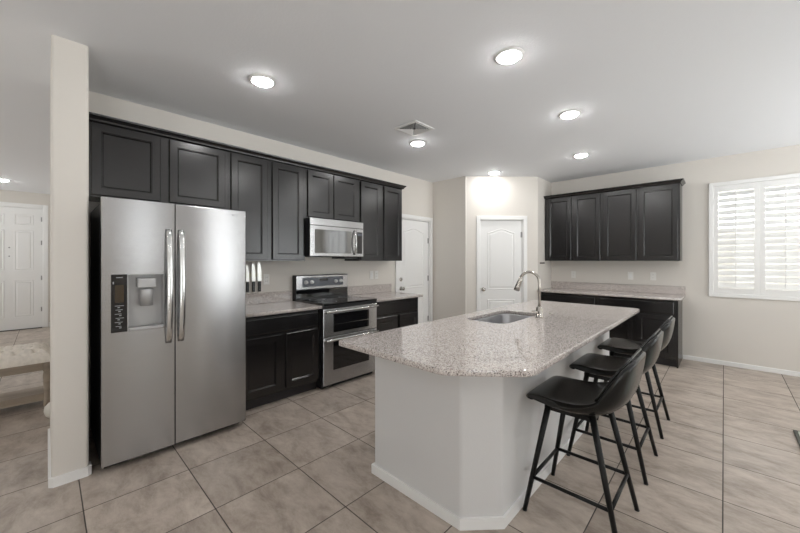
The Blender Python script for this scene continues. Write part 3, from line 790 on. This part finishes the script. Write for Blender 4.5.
# ------------------------------------------------------------------ outlets
def outlet(fn, u, z, label, switch=False, group='white wall plates'):
    loc = fn((u, z, 0))
    o = MB().box(u - .036, u + .036, z - .059, z + .059, .0008, .0065, .003).map(fn).build('outlet_plate' if not switch else 'switch_plate', PLATE)
    rebase(o, loc); tag(o, label, 'outlet' if not switch else 'switch', group)
    if switch:
        MB().box(u - .016, u + .016, z - .033, z + .033, .0066, .0105, .002).map(fn).build('rocker', WHITE, o)
    else:
        for dz in (-.021, .021):
            r = MB().box(u - .015, u + .015, z + dz - .014, z + dz + .014, .0066, .0085, .003).map(fn).build('receptacle', PLATE, o)
            MB().box(u - .007, u - .005, z + dz - .004, z + dz + .006, .0086, .0090).box(u + .005, u + .007, z + dz - .004, z + dz + .006, .0086, .0090).map(fn).build('slots', SLOT, r)
fa0 = face_A(0); fb0 = face_B(YB)
outlet(fa0, 1.462, 1.165, 'white outlet on the range wall beside the knives')
outlet(fa0, 3.030, 1.165, 'white switch plate right of the range, nearer the microwave', True)
outlet(fa0, 3.125, 1.165, 'white outlet plate right of the range, nearer the hall door')
outlet(fb0, 1.872, 1.140, 'white outlet on the back wall nearest the pantry corner')
outlet(fb0, 2.680, 1.145, 'white switch plate in the middle of the back counter wall', True)
outlet(fb0, 2.958, 1.145, 'white outlet on the back wall nearest the window')
wb = MB().box(QX + .0005, QX + .014, 5.40, 5.585, 1.322, 1.346, .003).build('wall_hook_rail', BROWN)
rebase(wb, (QX + .007, 5.49, 1.33)); tag(wb, 'small dark brown bar on the short wall beside the back cabinets', 'hook rail')

# ------------------------------------------------------------------ ceiling lights and vent
LSPOTS = [((2.668, 1.905), 'recessed ceiling light nearest the camera, above the island near end'),
          ((1.163, 0.900), 'recessed ceiling light in front of the refrigerator cabinets'),
          ((1.124, 2.760), 'recessed ceiling light beside the ceiling vent'),
          ((2.665, 3.150), 'recessed ceiling light above the far end of the island'),
          ((2.365, 4.570), 'recessed ceiling light in front of the back wall cabinets'),
          ((1.120, 4.590), 'recessed ceiling light right above the pantry door')]
def rlight(x, y, label):
    t = thing('recessed_light', label, 'ceiling light', (x, y, H), 0, 'recessed ceiling lights')
    MB().lathe([(.072, -.0005), (.098, -.0005), (.096, -.006), (.080, -.011), (.072, -.009), (.072, -.0005)], (x, y, H), (0, 0, 1), 40).build('trim_ring', WHITE, t)
    MB().lathe([(.0715, -.004), (.0715, -.010), (.063, -.018), (.045, -.0235), (.02, -.0265), (0, -.027)], (x, y, H), (0, 0, 1), 40).build('lens', LENS, t)
    return t
for (x, y), lb in LSPOTS: rlight(x, y, lb)
for k, (x, y) in enumerate(((4.5, 1.9), (4.5, 3.9), (5.8, 0.2), (1.2, -2.2), (4.6, -1.9), (-2.2, -2.4), (-4.4, -2.4))):  # unseen lamps added to fill the room with light
    rlight(x, y, 'recessed ceiling light added as fill, outside the picture')
t = rlight(-5.15, -0.76, 'recessed ceiling light in the foyer near the front door')
vt = thing('ceiling_vent', 'square white ceiling air vent with dark louver gaps', 'vent', (1.385, 2.40, H), 0)
vx0, vx1, vy0, vy1 = 1.235, 1.535, 2.25, 2.55
MB().box(vx0, vx1, vy0, vy0 + .028, H - .009, H - .0005, .002).box(vx0, vx1, vy1 - .028, vy1, H - .009, H - .0005, .002).box(vx0, vx0 + .028, vy0 + .028, vy1 - .028, H - .009, H - .0005, .002).box(vx1 - .028, vx1, vy0 + .028, vy1 - .028, H - .009, H - .0005, .002).build('frame', WHITE, vt)
MB().box(vx0 + .028, vx1 - .028, vy0 + .028, vy1 - .028, H - .002, H - .0005).build('backing', VENTD, vt)
sl = MB(); cx, cy = 1.385, 2.40
def slat(m, p, q, nx, ny):
    a, b = Vector((*p, H - .0025)), Vector((*q, H - .0025)); o = Vector((nx * .011, ny * .011, -.012)); th = Vector((0, 0, .0012))
    m.loft([[a, a + o, a + o + th, a + th], [b, b + o, b + o + th, b + th]], True, True, False)
for k in range(6):
    r = .022 + k * .018
    slat(sl, (cx - r, cy - r), (cx + r, cy - r), 0, -1); slat(sl, (cx + r, cy - r), (cx + r, cy + r), 1, 0)
    slat(sl, (cx + r, cy + r), (cx - r, cy + r), 0, 1); slat(sl, (cx - r, cy + r), (cx - r, cy - r), -1, 0)
sl.build('louvers', WHITE, vt)

# ------------------------------------------------------------------ counter stools
def smooth(a, b, t):
    t = max(0, min(1, (t - a) / (b - a))); return t * t * (3 - 2 * t)
def make_stool():
    th = thing('counter_stool', '', 'stool', (0, 0, 0), 0, 'black counter stools along the island')
    # side profile of the bucket, local x: front = -0.20, back = +0.26 ; z height
    prof = [(-.200, .601), (-.220, .605), (-.230, .620), (-.227, .638), (-.208, .651), (-.172, .656), (-.12, .651), (-.05, .640), (.02, .632), (.085, .630), (.142, .638), (.188, .664), (.218, .706), (.234, .755), (.243, .805), (.249, .850), (.252, .885), (.253, .908)]
    half = [.170, .180, .191, .199, .205, .209, .213, .215, .216, .214, .212, .212, .213, .213, .210, .200, .172, .125]
    lift = [0, 0, 0, 0, 0, 0, .004, .012, .026, .046, .064, .076, .078, .070, .056, .036, .016, .0]     # edges curl towards the sitter
    NT = 14
    def surf(rng):
        P = []
        for i in rng:
            x, z = prof[i]
            j0, j1 = max(i - 1, 0), min(i + 1, len(prof) - 1)
            d = Vector((prof[j1][0] - prof[j0][0], prof[j1][1] - prof[j0][1])).normalized(); nrm = Vector((-d.y, d.x))
            row = []
            for k in range(NT + 1):
                t = -1 + 2 * k / NT
                y = half[i] * math.sin(t * PI / 2) if abs(t) < 1 else half[i] * t
                c = lift[i] * abs(t) ** 2.6
                # front and top outline rounded
                dip = -.008 * abs(t) ** 4 if 2 < i < 7 else 0
                row.append(Vector((x + nrm.x * c, y, z + nrm.y * c + dip)))
            P.append(row)
        return P
    def shell(P, thick_top, thick_fn, name):
        # closed shell: top grid + bottom grid offset along normals
        b = bmesh.new(); n, m = len(P), len(P[0])
        N = [[None] * m for _ in range(n)]
        for i in range(n):
            for j in range(m):
                du = P[min(i + 1, n - 1)][j] - P[max(i - 1, 0)][j]; dv = P[i][min(j + 1, m - 1)] - P[i][max(j - 1, 0)]
                N[i][j] = du.cross(dv).normalized()
        T = [[b.verts.new(P[i][j]) for j in range(m)] for i in range(n)]
        B = [[b.verts.new(P[i][j] - N[i][j] * thick_fn(i, j)) for j in range(m)] for i in range(n)]
        for i in range(n - 1):
            for j in range(m - 1):
                b.faces.new((T[i][j], T[i + 1][j], T[i + 1][j + 1], T[i][j + 1])); b.faces.new((B[i][j], B[i][j + 1], B[i + 1][j + 1], B[i + 1][j]))
        for i in range(n - 1):
            b.faces.new((T[i][0], B[i][0], B[i + 1][0], T[i + 1][0])); b.faces.new((T[i][m - 1], T[i + 1][m - 1], B[i + 1][m - 1], B[i][m - 1]))
        for j in range(m - 1):
            b.faces.new((T[0][j], T[0][j + 1], B[0][j + 1], B[0][j])); b.faces.new((T[n - 1][j], B[n - 1][j], B[n - 1][j + 1], T[n - 1][j + 1]))
        bmesh.ops.recalc_face_normals(b, faces=b.faces[:])
        o = MB().merge(b, True).build(name, LEATHER, th, local=True)
        sm = o.modifiers.new('sub', 'SUBSURF'); sm.levels = 2; sm.render_levels = 2
        return o
    tk = lambda i, j: [.004, .008, .016, .028, .042, .050, .050, .047, .043, .038, .032, .027][i] * (1 - .25 * abs(-1 + 2 * j / NT) ** 3)
    seat = shell(surf(range(0, 12)), 0, tk, 'seat')
    PB = surf(range(10, 18))
    back = shell(PB, 0, lambda i, j: .026 if 0 < j < NT else .02, 'backrest')
    # piping along the rim of the back
    rim = [PB[i][0] for i in range(0, 8)] + PB[-1][1:-1] + [PB[i][NT] for i in range(7, -1, -1)]
    MB().tube([p + Vector((-.001, 0, .002)) for p in rim], .0055, 8).build('piping', LEATHER, back, local=True)
    # under-seat frame
    ufr = MB()
    for sy in (-1, 1): ufr.box(-.14, .10, sy * .145 - .011, sy * .145 + .011, .568, .592)
    ufr.box(-.14, -.118, -.134, .134, .568, .592).box(.078, .10, -.134, .134, .568, .592)
    ufr.build('seat_frame', LEGM, th, local=True)
    for sx, tx_, fx in ((-1, -.118, -.226), (1, .092, .222)):
        for sy in (-1, 1):
            MB().tube([(tx_, sy * .150, .605 if sx < 0 else .600), (fx, sy * .2125, .004)], [.0165, .0115], 12).build('leg', LEGM, th, local=True)
            MB().lathe([(0, 0), (.0125, 0), (.0125, .006), (0, .006)], (fx, sy * .2125, 0), (0, 0, 1), 12).build('foot_pad', BLACK, th, local=True)
    def on_leg(sx, sy, z):
        tx_, fx = (-.118, -.226) if sx < 0 else (.092, .222)
        s = z / .60; return Vector((fx + (tx_ - fx) * s, sy * (.2125 + (.150 - .2125) * s), z))
    for a, b in (((-1, -1), (1, -1)), ((-1, 1), (1, 1)), ((-1, -1), (-1, 1)), ((1, -1), (1, 1))):
        MB().tube([on_leg(*a, .190), on_leg(*b, .190)], .0095, 10).build('stretcher', LEGM, th, local=True)
    return th
stool = make_stool()
for k, (x, y, rz, lb) in enumerate(((3.141, 1.797, 0.0, 'black leather bucket counter stool nearest the camera at the island'),
                                    (3.141, 2.522, 0.0, 'black leather bucket counter stool in the middle of the island row'),
                                    (3.141, 3.262, 0.0, 'black leather bucket counter stool at the far end of the island'))):
    o = stool if k == 0 else copy_tree(stool)
    o.location = (x, y, 0); o.rotation_euler = (0, 0, rz); o['label'] = lb

# ------------------------------------------------------------------ foyer bench, pouf, rug
be = thing('tufted_bench', 'cream tufted bench on a washed wood frame in the foyer', 'bench', (-1.1, -.85, 0))
bx0, bx1, by0, by1 = -1.33, -.87, -1.46, -.212
nx, ny = 56, 150
top = []
def tuft(x, y):
    # diamond button tufting
    u = (x - bx0) / .115; v = (y - by0) / .1215
    du, dv = u - round(u), v - round(v)
    du2, dv2 = (u - .5) - round(u - .5), (v - .5) - round(v - .5)
    d = min(math.hypot(du, dv), math.hypot(du2, dv2))
    a = abs(((u + v) % 1) - .5); c = abs(((u - v) % 1) - .5)
    crease = min(.5 - a if a < .5 else 0, .5 - c if c < .5 else 0)
    return -.034 * math.exp(-(d / .17) ** 2) - .014 * math.exp(-(min(.5 - a, .5 - c) / .08) ** 2)
P = []
for i in range(nx + 1):
    row = []
    for j in range(ny + 1):
        x = bx0 + (bx1 - bx0) * i / nx; y = by0 + (by1 - by0) * j / ny
        ed = min(i / nx, 1 - i / nx) * (bx1 - bx0); ed2 = min(j / ny, 1 - j / ny) * (by1 - by0); e = min(ed, ed2)
        z = .450 + .115 * math.sqrt(max(0, 1 - (1 - min(e / .12, 1)) ** 2)) + tuft(x, y) * smooth(.0, .04, e)
        row.append((x, y, z))
    P.append(row)
cm = MB().grid(P)
cm.box(bx0, bx1, by0, by1, .425, .4505)
cm.build('cushion', CREAM, be)
bt = MB()
pts = []
for i in range(1, 4):
    for j in range(1, 10):
        bt.lathe([(0, .006), (.009, .004), (.011, 0)], (bx0 + .115 * i, by0 + .1215 * j, .528), (0, 0, 1), 10)
bt.build('tuft_buttons', CREAM, be)
MB().box(bx1 - .035, bx1 - .012, by0 + .05, by1 - .05, .352, .4245, .003).box(bx0 + .012, bx0 + .035, by0 + .05, by1 - .05, .352, .4245, .003).box(bx0 + .04, bx1 - .04, by0 + .012, by0 + .035, .352, .4245, .003).box(bx0 + .04, bx1 - .04, by1 - .035, by1 - .012, .352, .4245, .003).build('apron', OAK, be)
for x in (bx0 + .028, bx1 - .028):
    for y in (by0 + .028, by1 - .028):
        MB().lathe([(0, 0), (.018, 0), (.022, .03), (.024, .06), (.024, .14), (.018, .15), (.026, .165), (.018, .18), (.022, .22), (.026, .30), (.020, .335), (.027, .35), (.027, .4245), (0, .4245)], (x, y, 0), (0, 0, 1), 16).build('leg', OAK, be)
MB().box(bx0 + .02, bx1 - .012, by0 + .045, by1 - .045, .072, .098, .003).box(bx1 - .045, bx1 - .010, by0 + .045, by1 - .045, .0985, .135, .003).build('lower_shelf', OAK, be)
po = MB().lathe([(0, 0), (.045, 0), (.065, .025), (.075, .06), (.070, .10), (.045, .128), (0, .135)], (-.56, -.185, 0), (0, 0, 1), 28)
po = po.build('floor_pot', POUFM); rebase(po, (-.56, -.185, 0)); tag(po, 'small rounded off-white object on the floor beside the bench', 'pot')
rug = MB().box(4.135, 5.6, 2.2, 3.90, .0005, .019, .004).build('rug', RUGM); rebase(rug, (4.9, 3.1, .0005)); tag(rug, 'pale rug corner with a dark edge at the picture edge', 'rug')
MB().box(4.112, 4.1345, 2.18, 3.92, .0005, .016, .004).box(4.135, 5.6, 3.9005, 3.92, .0005, .016, .004).build('rug_binding', RUGB, rug)
